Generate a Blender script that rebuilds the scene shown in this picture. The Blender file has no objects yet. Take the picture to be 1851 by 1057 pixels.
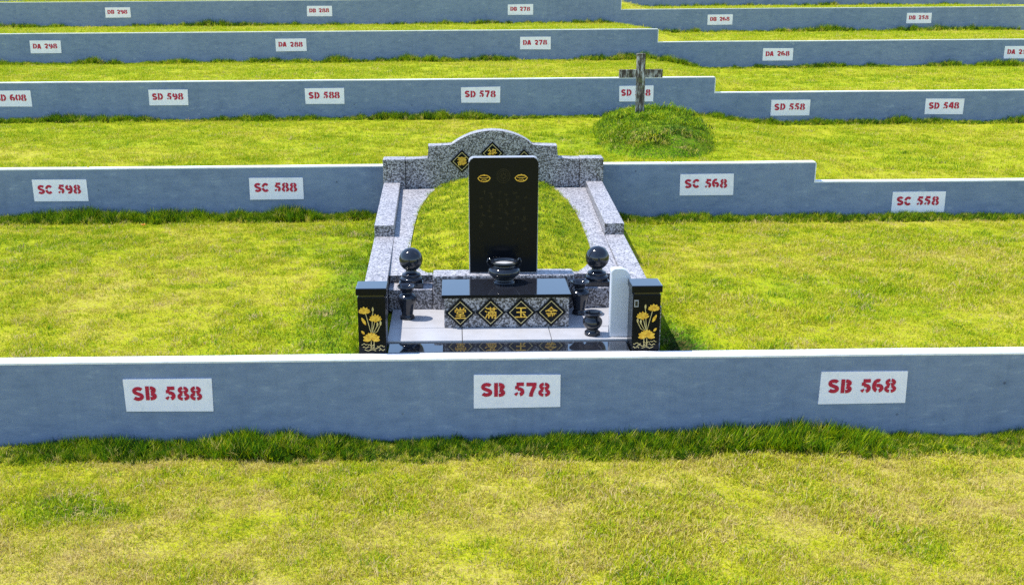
import bpy, bmesh, math, random
import numpy as np
from mathutils import Vector, Matrix

scene = bpy.context.scene
rng = random.Random(7)
R = math.radians

# ---------------------------------------------------------------- camera, sky, sun, exposure
PITCH, YAW, ROLL = 0.2767525, 0.0097574, -0.0073338
CAM = Vector((-0.00975, -8.63496, 3.03893))
fwd = Vector((math.sin(YAW) * math.cos(PITCH), math.cos(YAW) * math.cos(PITCH), -math.sin(PITCH)))
rt = Vector((math.cos(YAW), -math.sin(YAW), 0))
up = rt.cross(fwd)
rt2 = math.cos(ROLL) * rt + math.sin(ROLL) * up
up2 = -math.sin(ROLL) * rt + math.cos(ROLL) * up
cam_data = bpy.data.cameras.new('camera')
cam = bpy.data.objects.new('camera', cam_data)
scene.collection.objects.link(cam)
m3 = Matrix((rt2, up2, -fwd)).transposed()
cam.matrix_world = Matrix.Translation(CAM) @ m3.to_4x4()
cam_data.sensor_width = 36.0
cam_data.lens = 1930.0 / 1851.0 * 36.0
cam_data.shift_x = (925.5 - 842.0) / 1851.0
cam_data.clip_start = 0.05
cam_data.clip_end = 2000
scene.camera = cam

SUN_DIR = Vector((-0.43, 0.05, 0.90)).normalized()          # towards the sun
SUN_ELEV = math.asin(SUN_DIR.z)
SUN_ROT = math.atan2(SUN_DIR.x, SUN_DIR.y)
world = bpy.data.worlds.new('World')
scene.world = world
world.use_nodes = True
wn = world.node_tree
wn.nodes.clear()
sky = wn.nodes.new('ShaderNodeTexSky')
sky.sky_type = 'NISHITA'
sky.sun_disc = False
sky.sun_elevation = SUN_ELEV
sky.sun_rotation = SUN_ROT
sky.air_density = 1.0
sky.dust_density = 0.15
sky.ozone_density = 2.2
bg = wn.nodes.new('ShaderNodeBackground')
bg.inputs['Strength'].default_value = 0.15
wo = wn.nodes.new('ShaderNodeOutputWorld')
wn.links.new(sky.outputs[0], bg.inputs[0])
wn.links.new(bg.outputs[0], wo.inputs[0])

sun_data = bpy.data.lights.new('sun', 'SUN')
sun_data.energy = 2.7
sun_data.angle = R(0.53)
sun_data.color = (1.0, 0.965, 0.9)
sun = bpy.data.objects.new('sun', sun_data)
sun.rotation_euler = SUN_DIR.to_track_quat('Z', 'Y').to_euler()
sun.location = SUN_DIR * 30
scene.collection.objects.link(sun)

scene.view_settings.view_transform = 'Standard'
scene.view_settings.look = 'None'
scene.view_settings.exposure = 1.0
scene.view_settings.gamma = 1.0
scene.view_settings.use_curve_mapping = False
scene.render.engine = 'CYCLES'
scene.cycles.use_denoising = False
scene.cycles.max_bounces = 6
scene.cycles.diffuse_bounces = 3
scene.cycles.caustics_reflective = False
scene.cycles.caustics_refractive = False

# ---------------------------------------------------------------- helpers
def tag(o, label=None, cat=None, group=None, kind=None):
    if label: o['label'] = label
    if cat: o['category'] = cat
    if group: o['group'] = group
    if kind: o['kind'] = kind
    return o

def empty(name, loc, label, cat, group=None, rz=0.0):
    o = bpy.data.objects.new(name, None)
    o.empty_display_size = 0.1
    o.location = loc
    o.rotation_euler = (0, 0, rz)
    scene.collection.objects.link(o)
    return tag(o, label, cat, group)

def link_mesh(name, me, mats, parent=None, label=None, kind=None, world_coords=False):
    o = bpy.data.objects.new(name, me)
    if not isinstance(mats, (list, tuple)):
        mats = [mats]
    for m in mats:
        me.materials.append(m)
    scene.collection.objects.link(o)
    if parent is not None:
        o.parent = parent
        if world_coords:                       # geometry given in world coordinates
            p = parent
            off = Vector((0, 0, 0))
            while p is not None:
                off += p.location
                p = p.parent
            o.location = -off
    if label: o['label'] = label
    if kind: o['kind'] = kind
    return o

def from_bm(name, bm, mats, parent=None, smooth=False, label=None, kind=None, world_coords=False, split_top=False):
    bmesh.ops.recalc_face_normals(bm, faces=bm.faces)
    if split_top:                              # upward faces take the second material
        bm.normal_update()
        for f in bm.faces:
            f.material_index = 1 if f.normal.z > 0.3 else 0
    me = bpy.data.meshes.new(name)
    bm.to_mesh(me)
    bm.free()
    if smooth:
        me.polygons.foreach_set('use_smooth', [True] * len(me.polygons))
        try:
            me.set_sharp_from_angle(angle=R(38))
        except Exception:
            pass
    return link_mesh(name, me, mats, parent, label, kind, world_coords)

def add_box(bm, x0, x1, y0, y1, z0, z1, bevel=0.0):
    vs = [bm.verts.new(c) for c in ((x0, y0, z0), (x1, y0, z0), (x1, y1, z0), (x0, y1, z0),
                                    (x0, y0, z1), (x1, y0, z1), (x1, y1, z1), (x0, y1, z1))]
    fs = [bm.faces.new([vs[i] for i in f]) for f in ((3, 2, 1, 0), (4, 5, 6, 7), (0, 1, 5, 4), (1, 2, 6, 5), (2, 3, 7, 6), (3, 0, 4, 7))]
    if bevel:
        es = list({e for f in fs for e in f.edges})
        bmesh.ops.bevel(bm, geom=es, offset=bevel, segments=2, profile=0.6, affect='EDGES')
    return vs

def add_prism_xz(bm, pts, y0, y1, bevel=0.0):
    """extrude an outline in the x-z plane along y"""
    a = [bm.verts.new((x, y0, z)) for x, z in pts]
    b = [bm.verts.new((x, y1, z)) for x, z in pts]
    f1 = bm.faces.new(a)
    f2 = bm.faces.new(list(reversed(b)))
    n = len(pts)
    side = []
    for i in range(n):
        side.append(bm.faces.new((a[i], b[i], b[(i + 1) % n], a[(i + 1) % n])))
    if bevel:
        es = list(set(f1.edges) | set(f2.edges))
        bmesh.ops.bevel(bm, geom=es, offset=bevel, segments=2, profile=0.6, affect='EDGES')

def add_hexa(bm, bottom, top, bevel=0.0):
    """box with free corners: bottom and top are lists of four points in order"""
    vb = [bm.verts.new(c) for c in bottom]
    vt = [bm.verts.new(c) for c in top]
    fs = [bm.faces.new(list(reversed(vb))), bm.faces.new(vt)]
    for i in range(4):
        j = (i + 1) % 4
        fs.append(bm.faces.new((vb[i], vb[j], vt[j], vt[i])))
    if bevel:
        es = list({e for f in fs for e in f.edges})
        bmesh.ops.bevel(bm, geom=es, offset=bevel, segments=2, profile=0.6, affect='EDGES')

def add_lathe(bm, prof, seg=40, cx=0, cy=0):
    rings = []
    for r, z in prof:
        if r < 1e-6:
            rings.append([bm.verts.new((cx, cy, z))])
        else:
            rings.append([bm.verts.new((cx + r * math.cos(2 * math.pi * i / seg), cy + r * math.sin(2 * math.pi * i / seg), z)) for i in range(seg)])
    for a, b in zip(rings[:-1], rings[1:]):
        for i in range(seg):
            j = (i + 1) % seg
            if len(a) == 1 and len(b) == 1:
                continue
            if len(a) == 1:
                bm.faces.new((a[0], b[i], b[j]))
            elif len(b) == 1:
                bm.faces.new((a[i], b[0], a[j]))
            else:
                bm.faces.new((a[i], b[i], b[j], a[j]))

def smooth_profile(pts, n=5):
    """Catmull-Rom through a lathe profile"""
    out = []
    P = [pts[0]] + list(pts) + [pts[-1]]
    for i in range(1, len(P) - 2):
        p0, p1, p2, p3 = P[i - 1], P[i], P[i + 1], P[i + 2]
        for k in range(n):
            t = k / n
            q = []
            for c in (0, 1):
                q.append(0.5 * (2 * p1[c] + (p2[c] - p0[c]) * t + (2 * p0[c] - 5 * p1[c] + 4 * p2[c] - p3[c]) * t * t + (3 * p1[c] - p0[c] - 3 * p2[c] + p3[c]) * t ** 3))
            out.append((max(q[0], 0.0), q[1]))
    out.append(pts[-1])
    return out

def vnoise(x, y, seed=0):
    """smooth value noise in 0..1"""
    x = np.asarray(x, float); y = np.asarray(y, float)
    xi = np.floor(x).astype(np.int64); yi = np.floor(y).astype(np.int64)
    fx = x - xi; fy = y - yi
    fx = fx * fx * (3 - 2 * fx); fy = fy * fy * (3 - 2 * fy)
    def h(a, b):
        n = (a * 374761393 + b * 668265263 + seed * 974634777) & 0x7fffffff
        n = ((n ^ (n >> 13)) * 1274126177) & 0x7fffffff
        n = (n ^ (n >> 16)) & 0x7fffffff
        return (n % 100003) / 100003.0
    return (h(xi, yi) * (1 - fx) + h(xi + 1, yi) * fx) * (1 - fy) + (h(xi, yi + 1) * (1 - fx) + h(xi + 1, yi + 1) * fx) * fy

def fbm(x, y, seed=0, oct=4):
    s = 0; a = 1; t = 0
    for o in range(oct):
        s = s + a * vnoise(np.asarray(x) * 2 ** o, np.asarray(y) * 2 ** o, seed + o * 17)
        t += a; a *= 0.55
    return s / t

# ---------------------------------------------------------------- materials
def new_mat(name):
    m = bpy.data.materials.new(name)
    m.use_nodes = True
    nt = m.node_tree
    nt.nodes.clear()
    out = nt.nodes.new('ShaderNodeOutputMaterial')
    b = nt.nodes.new('ShaderNodeBsdfPrincipled')
    nt.links.new(b.outputs[0], out.inputs[0])
    return m, nt, b, out

def nd(nt, typ, **kw):
    n = nt.nodes.new(typ)
    for k, v in kw.items():
        if k.startswith('i_'):
            n.inputs[k[2:].replace('_', ' ')].default_value = v
        else:
            setattr(n, k, v)
    return n

def ramp(nt, fac, stops, interp='LINEAR'):
    r = nt.nodes.new('ShaderNodeValToRGB')
    r.color_ramp.interpolation = interp
    el = r.color_ramp.elements
    while len(el) < len(stops):
        el.new(0.5)
    for e, (p, c) in zip(el, stops):
        e.position = p
        e.color = (*c, 1) if len(c) == 3 else c
    nt.links.new(fac, r.inputs[0])
    return r.outputs[0]

def mixc(nt, fac, a, b, mode='MIX'):
    n = nt.nodes.new('ShaderNodeMix')
    n.data_type = 'RGBA'
    n.blend_type = mode
    for sock, v in ((n.inputs[0], fac), (n.inputs[6], a), (n.inputs[7], b)):
        if isinstance(v, (int, float)):
            sock.default_value = v
        elif isinstance(v, tuple):
            sock.default_value = (*v, 1) if len(v) == 3 else v
        else:
            nt.links.new(v, sock)
    return n.outputs[2]

def pos(nt, scale=(1, 1, 1)):
    g = nt.nodes.new('ShaderNodeNewGeometry')
    mp = nt.nodes.new('ShaderNodeMapping')
    mp.inputs['Scale'].default_value = scale
    nt.links.new(g.outputs['Position'], mp.inputs[0])
    return mp.outputs[0]

def noise(nt, vec, scale, detail=3, rough=0.55):
    n = nt.nodes.new('ShaderNodeTexNoise')
    n.inputs['Scale'].default_value = scale
    n.inputs['Detail'].default_value = detail
    n.inputs['Roughness'].default_value = rough
    nt.links.new(vec, n.inputs['Vector'])
    return n.outputs[0]

def bump(nt, b, h, strength, dist):
    bp = nt.nodes.new('ShaderNodeBump')
    bp.inputs['Strength'].default_value = strength
    bp.inputs['Distance'].default_value = dist
    nt.links.new(h, bp.inputs['Height'])
    nt.links.new(bp.outputs[0], b.inputs['Normal'])

def mat_wall():
    m, nt, b, _ = new_mat('blue_grey_painted_render')
    p = pos(nt)
    n1 = noise(nt, p, 0.9, 5, 0.6)
    n2 = noise(nt, pos(nt, (1.0, 1.0, 2.6)), 5.0, 5, 0.65)
    c = ramp(nt, n1, [(0.3, (0.157, 0.212, 0.326)), (0.7, (0.198, 0.255, 0.368))])
    c2 = ramp(nt, n2, [(0.32, (0.80, 0.83, 0.87)), (0.5, (1, 1, 1)), (0.72, (1.12, 1.09, 1.05))])
    col = mixc(nt, 1.0, c, c2, 'MULTIPLY')
    # rain streaks running down from the top
    st = noise(nt, pos(nt, (7.0, 7.0, 0.35)), 1.6, 4, 0.7)
    sf = ramp(nt, st, [(0.52, (0, 0, 0)), (0.75, (0.25, 0.25, 0.25))])
    col = mixc(nt, sf, col, (0.085, 0.125, 0.19))
    # pale scuffs and lime marks
    sc = noise(nt, pos(nt, (1.5, 1.5, 4.0)), 3.3, 6, 0.7)
    scf = ramp(nt, sc, [(0.57, (0, 0, 0)), (0.68, (0.55, 0.55, 0.55))])
    col = mixc(nt, scf, col, (0.30, 0.36, 0.45))
    # small pits and chips
    v = nt.nodes.new('ShaderNodeTexVoronoi'); v.inputs['Scale'].default_value = 3.2
    nt.links.new(p, v.inputs['Vector'])
    pit = ramp(nt, v.outputs['Distance'], [(0.02, (0.75, 0.75, 0.75)), (0.055, (0, 0, 0))])
    pick = ramp(nt, noise(nt, p, 1.3, 1), [(0.44, (0, 0, 0)), (0.50, (1, 1, 1))])
    col = mixc(nt, mixc(nt, 1.0, pit, pick, 'MULTIPLY'), col, (0.04, 0.05, 0.08))
    nt.links.new(col, b.inputs['Base Color'])
    b.inputs['Roughness'].default_value = 0.75
    bump(nt, b, noise(nt, p, 26.0, 5, 0.65), 0.35, 0.006)
    return m

def mat_white(name, base=(0.82, 0.83, 0.85), dirt=(0.45, 0.44, 0.40), amt=0.5, scale=5.0):
    m, nt, b, _ = new_mat(name)
    p = pos(nt)
    f = ramp(nt, noise(nt, p, scale, 6, 0.7), [(0.5, (0, 0, 0)), (0.8, (amt, amt, amt))])
    nt.links.new(mixc(nt, f, base, dirt), b.inputs['Base Color'])
    b.inputs['Roughness'].default_value = 0.6
    bump(nt, b, noise(nt, p, 40, 4), 0.2, 0.004)
    return m

def mat_red():
    m, nt, b, _ = new_mat('red_stencil_paint')
    p = pos(nt)
    f = ramp(nt, noise(nt, p, 22, 4, 0.7), [(0.35, (0.56, 0.005, 0.045)), (0.65, (0.40, 0.004, 0.035)), (0.85, (0.58, 0.12, 0.17))])
    nt.links.new(f, b.inputs['Base Color'])
    b.inputs['Roughness'].default_value = 0.6
    return m

def mat_granite(name, light, mid, dark, scale=75.0, rough=0.4, dark_at=0.42):
    m, nt, b, _ = new_mat(name)
    p = pos(nt)
    v = nt.nodes.new('ShaderNodeTexVoronoi')
    v.inputs['Scale'].default_value = scale
    v.inputs['Randomness'].default_value = 1.0
    nt.links.new(p, v.inputs['Vector'])
    sep = nt.nodes.new('ShaderNodeSeparateColor')
    nt.links.new(v.outputs['Color'], sep.inputs[0])
    c = ramp(nt, sep.outputs[0], [(0.0, dark), (dark_at - 0.02, dark), (dark_at + 0.05, mid), (0.68, mid), (0.76, light), (1.0, light)])
    n = ramp(nt, noise(nt, p, scale * 1.7, 3), [(0.35, (0.6, 0.6, 0.62)), (0.65, (1.25, 1.25, 1.25))])
    col = mixc(nt, 0.8, c, n, 'MULTIPLY')
    wob = ramp(nt, noise(nt, p, 3.0, 3), [(0.3, (0.88, 0.88, 0.90)), (0.7, (1.08, 1.07, 1.05))])
    col = mixc(nt, 1.0, col, wob, 'MULTIPLY')
    # rusty weathering in a few places
    rf = ramp(nt, noise(nt, p, 2.6, 5, 0.7), [(0.66, (0, 0, 0)), (0.8, (0.5, 0.5, 0.5))])
    col = mixc(nt, rf, col, (0.20, 0.13, 0.09))
    nt.links.new(col, b.inputs['Base Color'])
    b.inputs['Roughness'].default_value = rough
    return m

def mat_black(name='polished_black_granite', rough=0.07, col=(0.009, 0.011, 0.016), ior=1.55):
    m, nt, b, _ = new_mat(name)
    p = pos(nt)
    c = ramp(nt, noise(nt, p, 160, 2), [(0.45, col), (0.72, tuple(min(1, k * 2.4) for k in col))])
    nt.links.new(c, b.inputs['Base Color'])
    r = nt.nodes.new('ShaderNodeMapRange')
    r.inputs['To Min'].default_value = rough * 0.7
    r.inputs['To Max'].default_value = rough * 1.9
    nt.links.new(noise(nt, p, 4.0, 4), r.inputs['Value'])
    nt.links.new(r.outputs[0], b.inputs['Roughness'])
    b.inputs['IOR'].default_value = ior
    return m

def mat_gold(name='gold_paint', col=(0.88, 0.55, 0.06), dark=(0.62, 0.31, 0.02)):
    m, nt, b, _ = new_mat(name)
    c = ramp(nt, noise(nt, pos(nt), 45, 3), [(0.35, dark), (0.6, col)])
    nt.links.new(c, b.inputs['Base Color'])
    b.inputs['Roughness'].default_value = 0.45
    b.inputs['Metallic'].default_value = 0.15
    return m

def mat_marble():
    m, nt, b, _ = new_mat('pale_floor_stone')
    p = pos(nt)
    c = ramp(nt, noise(nt, p, 4.5, 6, 0.65), [(0.3, (0.44, 0.43, 0.44)), (0.7, (0.53, 0.515, 0.525))])
    d = ramp(nt, noise(nt, p, 1.7, 5, 0.7), [(0.6, (0, 0, 0)), (0.8, (0.5, 0.5, 0.5))])
    nt.links.new(mixc(nt, d, c, (0.36, 0.32, 0.28)), b.inputs['Base Color'])
    b.inputs['Roughness'].default_value = 0.32
    return m

GRASS_STOPS = [(0.0, (0.65, 0.50, 0.21)), (0.22, (0.64, 0.53, 0.12)), (0.42, (0.54, 0.53, 0.010)), (0.60, (0.390, 0.490, 0.004)),
               (0.78, (0.130, 0.300, 0.004)), (0.9, (0.030, 0.095, 0.004)), (1.0, (0.014, 0.048, 0.004))]

def mat_blades():
    m, nt, b, out = new_mat('grass_blades')
    a = nd(nt, 'ShaderNodeAttribute', attribute_type='INSTANCER', attribute_name='tone')
    r = nd(nt, 'ShaderNodeAttribute', attribute_type='GEOMETRY', attribute_name='rnd')
    h = nd(nt, 'ShaderNodeAttribute', attribute_type='GEOMETRY', attribute_name='hgt')
    mr = nt.nodes.new('ShaderNodeMapRange')
    mr.inputs['To Min'].default_value = -0.22
    mr.inputs['To Max'].default_value = 0.20
    nt.links.new(r.outputs['Fac'], mr.inputs['Value'])
    ad = nd(nt, 'ShaderNodeMath', operation='ADD')
    nt.links.new(a.outputs['Fac'], ad.inputs[0])
    nt.links.new(mr.outputs[0], ad.inputs[1])
    c = ramp(nt, ad.outputs[0], GRASS_STOPS)
    # the sheath of a blade is paler and browner than its tip
    c2 = mixc(nt, 0.35, c, (0.30, 0.24, 0.09))
    col = mixc(nt, ramp(nt, h.outputs['Fac'], [(0.0, (0, 0, 0)), (0.45, (1, 1, 1))]), c2, c)
    nt.links.new(col, b.inputs['Base Color'])
    b.inputs['Roughness'].default_value = 0.55
    b.inputs['Specular IOR Level'].default_value = 0.12
    t = nt.nodes.new('ShaderNodeBsdfTranslucent')
    nt.links.new(col, t.inputs[0])
    mx = nt.nodes.new('ShaderNodeMixShader')
    mx.inputs[0].default_value = 0.28
    nt.links.new(b.outputs[0], mx.inputs[1])
    nt.links.new(t.outputs[0], mx.inputs[2])
    nt.links.new(mx.outputs[0], out.inputs[0])
    return m

def mat_lawn_ground():
    m, nt, b, out = new_mat('lawn_ground')
    a = nd(nt, 'ShaderNodeAttribute', attribute_type='GEOMETRY', attribute_name='tone')
    p = pos(nt)
    n = nt.nodes.new('ShaderNodeMapRange')
    n.inputs['From Min'].default_value = 0.25
    n.inputs['From Max'].default_value = 0.75
    n.inputs['To Min'].default_value = -0.28
    n.inputs['To Max'].default_value = 0.24
    nt.links.new(noise(nt, p, 48, 5, 0.75), n.inputs['Value'])
    ad = nd(nt, 'ShaderNodeMath', operation='ADD')
    nt.links.new(a.outputs['Fac'], ad.inputs[0])
    nt.links.new(n.outputs[0], ad.inputs[1])
    c = ramp(nt, ad.outputs[0], GRASS_STOPS)
    soil = ramp(nt, noise(nt, p, 30, 5, 0.7), [(0.46, (0, 0, 0)), (0.68, (0.75, 0.75, 0.75))])
    c = mixc(nt, soil, c, (0.22, 0.15, 0.05))
    nt.links.new(c, b.inputs['Base Color'])
    b.inputs['Roughness'].default_value = 0.9
    b.inputs['Specular IOR Level'].default_value = 0.1
    bump(nt, b, noise(nt, p, 55, 5, 0.7), 0.9, 0.03)
    return m

def mat_plain(name, col, rough=0.7, var=0.25, scale=20):
    m, nt, b, _ = new_mat(name)
    c = ramp(nt, noise(nt, pos(nt), scale, 4), [(0.3, tuple(k * (1 - var) for k in col)), (0.7, tuple(min(1, k * (1 + var)) for k in col))])
    nt.links.new(c, b.inputs['Base Color'])
    b.inputs['Roughness'].default_value = rough
    return m

def mat_cross():
    m, nt, b, _ = new_mat('weathered_white_wood')
    p = pos(nt)
    f = noise(nt, pos(nt, (1.6, 1, 0.30)), 15, 6, 0.75)
    c = ramp(nt, f, [(0.42, (0.040, 0.028, 0.022)), (0.50, (0.13, 0.10, 0.08)), (0.57, (0.42, 0.41, 0.38)), (0.74, (0.72, 0.72, 0.71))])
    g = ramp(nt, noise(nt, p, 6, 4), [(0.56, (0, 0, 0)), (0.7, (0.7, 0.7, 0.7))])
    nt.links.new(mixc(nt, g, c, (0.15, 0.16, 0.06)), b.inputs['Base Color'])
    b.inputs['Roughness'].default_value = 0.85
    bump(nt, b, f, 0.6, 0.01)
    return m

M_WALL = mat_wall()
M_CAP = mat_white('white_coping_paint', (0.80, 0.80, 0.82), (0.36, 0.36, 0.35), 0.7, 7.0)
M_SIGN = mat_white('white_sign_paint', (0.89, 0.85, 0.92), (0.55, 0.55, 0.56), 0.45, 9.0)
M_RED = mat_red()
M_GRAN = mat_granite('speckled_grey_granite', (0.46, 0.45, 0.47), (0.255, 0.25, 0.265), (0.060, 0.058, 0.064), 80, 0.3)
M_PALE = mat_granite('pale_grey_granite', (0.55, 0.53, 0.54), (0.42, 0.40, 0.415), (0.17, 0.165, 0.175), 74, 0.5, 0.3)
M_RIM_GLINT_PLATE = mat_plain('rim_glint_and_plate_grey', (0.33, 0.34, 0.37), 0.45, 0.15, 60)
M_BLACK = mat_black()
M_DEEP = mat_black('deep_black_granite', 0.14, (0.004, 0.005, 0.007), 1.22)
M_MIRROR = mat_black('mirror_black_granite', 0.03, (0.012, 0.013, 0.017), 2.6)
M_GOLD = mat_gold()
M_PALEGOLD = mat_gold('pale_gold_line', (0.66, 0.55, 0.26), (0.50, 0.38, 0.14))
M_BRONZE = mat_plain('dim_bronze_inlay', (0.017, 0.014, 0.008), 0.35, 0.4, 60)
M_BRONZE.node_tree.nodes['Principled BSDF'].inputs['Specular IOR Level'].default_value = 0.2
M_MARBLE = mat_marble()
M_WHITE_STONE = mat_white('white_stone', (0.60, 0.63, 0.70), (0.42, 0.43, 0.46), 0.4, 6.0)
M_CROSS = mat_cross()
M_ASH = mat_plain('incense_ash', (0.42, 0.41, 0.40), 0.9)
M_BLADES = mat_blades()
M_LAWN = mat_lawn_ground()
M_LEAF = mat_plain('orange_leaf', (0.62, 0.19, 0.02), 0.6)
M_SOIL = mat_plain('bare_soil', (0.13, 0.10, 0.05), 0.95, 0.3, 8)

# ---------------------------------------------------------------- the terraced slope
D, HS, XS = 6.0904, 0.68845, 5.015          # terrace depth, step height, where the walls step down
DROP = {0: 0.0, 1: 0.275, 2: 0.295, 3: 0.315, 4: 0.335, 5: 0.35, 6: 0.36}
X578 = 0.5094

def sstep(t):
    t = np.clip(t, 0, 1)
    return t * t * (3 - 2 * t)

def terrace_z(t, x, y):
    """ground height of terrace t (behind wall t)"""
    x = np.asarray(x, float); y = np.asarray(y, float)
    w = (fbm(x * 0.9, y * 0.9, 5 + t) - 0.5) * 0.035 + (vnoise(x * 4, y * 4, 50 + t) - 0.5) * 0.012
    if t < 0:
        return -0.775 + w + np.clip(-y - 0.6, 0, 3) * 0.035
    v = (y - t * D) / D
    z = t * HS - 0.028 + w * np.clip(v * 6, 0.15, 1)
    if t == 0:
        z = z - 0.075 * sstep((x - 1.9) / 0.8) * np.clip(v * 1.2, 0, 1) - 0.27 * np.exp(-((x - 1.9) / 0.30) ** 2) * np.clip(1 - v * 2.2, 0, 1)
    else:
        z = z - DROP[t] * sstep((x - XS + 0.45) / (0.52 + np.clip((y - t * D - 0.15) * 1.6, 0, 1.3))) * (1 - {1: 0.42, 2: 0.28, 3: 0.1}.get(t, 0.0) * np.clip(v, 0, 1)) - 0.03 * np.clip(v, 0, 1)
    return z

GREEN_AND_SHADOW_SPOTS = {  # terrace: (x, y, rx, ry, amount)
    -1: [(-3.0, -1.22, 0.50, 0.26, 0.42), (-2.0, -0.75, 1.0, 0.22, 0.16), (-0.9, -0.62, 1.2, 0.20, 0.14), (-1.7, -1.55, 0.6, 0.3, 0.10), (1.9, -1.15, 1.0, 0.35, 0.13), (-0.3, -2.0, 0.8, 0.25, 0.06), (3.4, -2.0, 0.8, 0.3, 0.08)],
    0: [(-1.05, 2.4, 0.42, 3.4, 0.27), (-1.9, 1.2, 0.8, 0.9, 0.09), (-4.8, 4.5, 1.2, 0.7, 0.06), (2.7, 5.4, 0.5, 0.3, 0.18), (2.35, 4.6, 0.25, 1.0, 0.15), (2.0, 0.4, 0.24, 1.3, 0.60)],  # last spot paints the right pillar's shadow into the lawn tone
    1: [(3.1, 8.4, 1.5, 2.4, 0.10)],
}
BASE_TONE = {-1: 0.365, 0: 0.465, 1: 0.50, 2: 0.50, 3: 0.49, 4: 0.48, 5: 0.48, 6: 0.48}

def lawn_tone(t, x, y):
    x = np.asarray(x, float); y = np.asarray(y, float)
    n = (fbm(x * 0.55, y * 0.8, 90 + t) - 0.5) * 0.42 + (fbm(x * 3.1, y * 3.6, 190 + t, 3) - 0.5) * 0.32
    n = n * (0.62 if t >= 1 else 0.8)
    tone = BASE_TONE[t] + n
    for (cx, cy, rx, ry, a) in GREEN_AND_SHADOW_SPOTS.get(t, []):
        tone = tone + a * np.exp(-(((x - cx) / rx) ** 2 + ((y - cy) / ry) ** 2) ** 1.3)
    return tone

def grid_ground(name, t, xs, ys, label, zf=None, tf=None, mat=None):
    X, Y = np.meshgrid(xs, ys)
    Z = (zf or (lambda a, b: terrace_z(t, a, b)))(X, Y)
    T = (tf or (lambda a, b: lawn_tone(t, a, b)))(X, Y)
    ny, nx = X.shape
    verts = np.stack([X.ravel(), Y.ravel(), Z.ravel()], 1)
    idx = np.arange(nx * ny).reshape(ny, nx)
    faces = np.stack([idx[:-1, :-1].ravel(), idx[:-1, 1:].ravel(), idx[1:, 1:].ravel(), idx[1:, :-1].ravel()], 1)
    me = bpy.data.meshes.new(name)
    me.from_pydata(verts.tolist(), [], faces.tolist())
    me.polygons.foreach_set('use_smooth', [True] * len(me.polygons))
    at = me.attributes.new('tone', 'FLOAT', 'POINT')
    at.data.foreach_set('value', T.ravel().astype(np.float32))
    o = link_mesh(name, me, mat or M_LAWN)
    return tag(o, label, 'lawn', None, 'structure')

def axis(lo, hi, a, b, step, coarse=3.0):
    """fine between a and b, coarse outside"""
    out = list(np.arange(lo, a, coarse)) + list(np.arange(a, b, step)) + list(np.arange(b, hi + coarse, coarse))
    return np.array(out)

FINE = {-1: (-6, 6), 0: (-8, 9), 1: (-11, 13), 2: (-13, 15), 3: (-15, 17), 4: (-16, 18), 5: (-16, 18), 6: (-16, 18)}
LAWN_LABELS = {-1: 'yellowing lawn with straw patches in the foreground below the SB wall',
               0: 'yellow green lawn either side of the tomb, behind the SB wall',
               1: 'bright lawn behind the SC wall with the burial mound',
               2: 'strip of bright lawn behind the SD wall',
               3: 'strip of bright lawn behind the DA wall',
               4: 'thin strip of lawn behind the DB wall', 5: 'lawn behind the topmost wall', 6: 'lawn at the top of the slope'}
grid_ground('lawn', -1, axis(-60, 60, -6, 6, 0.1), np.array(list(np.arange(-60, -6, 3.0)) + list(np.arange(-6, 0.02, 0.1))), LAWN_LABELS[-1])
for t in range(0, 6):
    a, b = FINE[t]
    y0 = t * D + 0.148
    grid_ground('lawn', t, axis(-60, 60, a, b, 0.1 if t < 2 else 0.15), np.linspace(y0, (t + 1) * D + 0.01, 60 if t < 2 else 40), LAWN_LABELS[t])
# the land round about, out to the horizon
bm = bmesh.new()
vs = [bm.verts.new(c) for c in ((-600, -600, -0.86), (600, -600, -0.86), (600, 900, -0.86), (-600, 900, -0.86))]
bm.faces.new(vs)
tag(from_bm('ground', bm, M_SOIL), 'open ground round the terraces', 'ground', None, 'structure')
grid_ground('hilltop', 5, np.linspace(-60, 60, 13), np.linspace(6 * D + 0.148, 160, 10), 'grassy top of the slope',
            zf=lambda a, b: 6 * HS - 0.02 + 0 * a, tf=lambda a, b: 0.48 + 0 * a)

# ---------------------------------------------------------------- retaining walls
WALL_LABELS = {0: 'blue grey wall with white top in front of the tomb, signs SB',
               1: 'blue grey stepped wall behind the tomb, signs SC',
               2: 'blue grey stepped wall behind the wooden cross, signs SD',
               3: 'fourth blue grey wall up the slope, signs DA',
               4: 'fifth blue grey wall up the slope, signs DB',
               5: 'farthest blue grey wall at the very top edge, no signs'}

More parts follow.
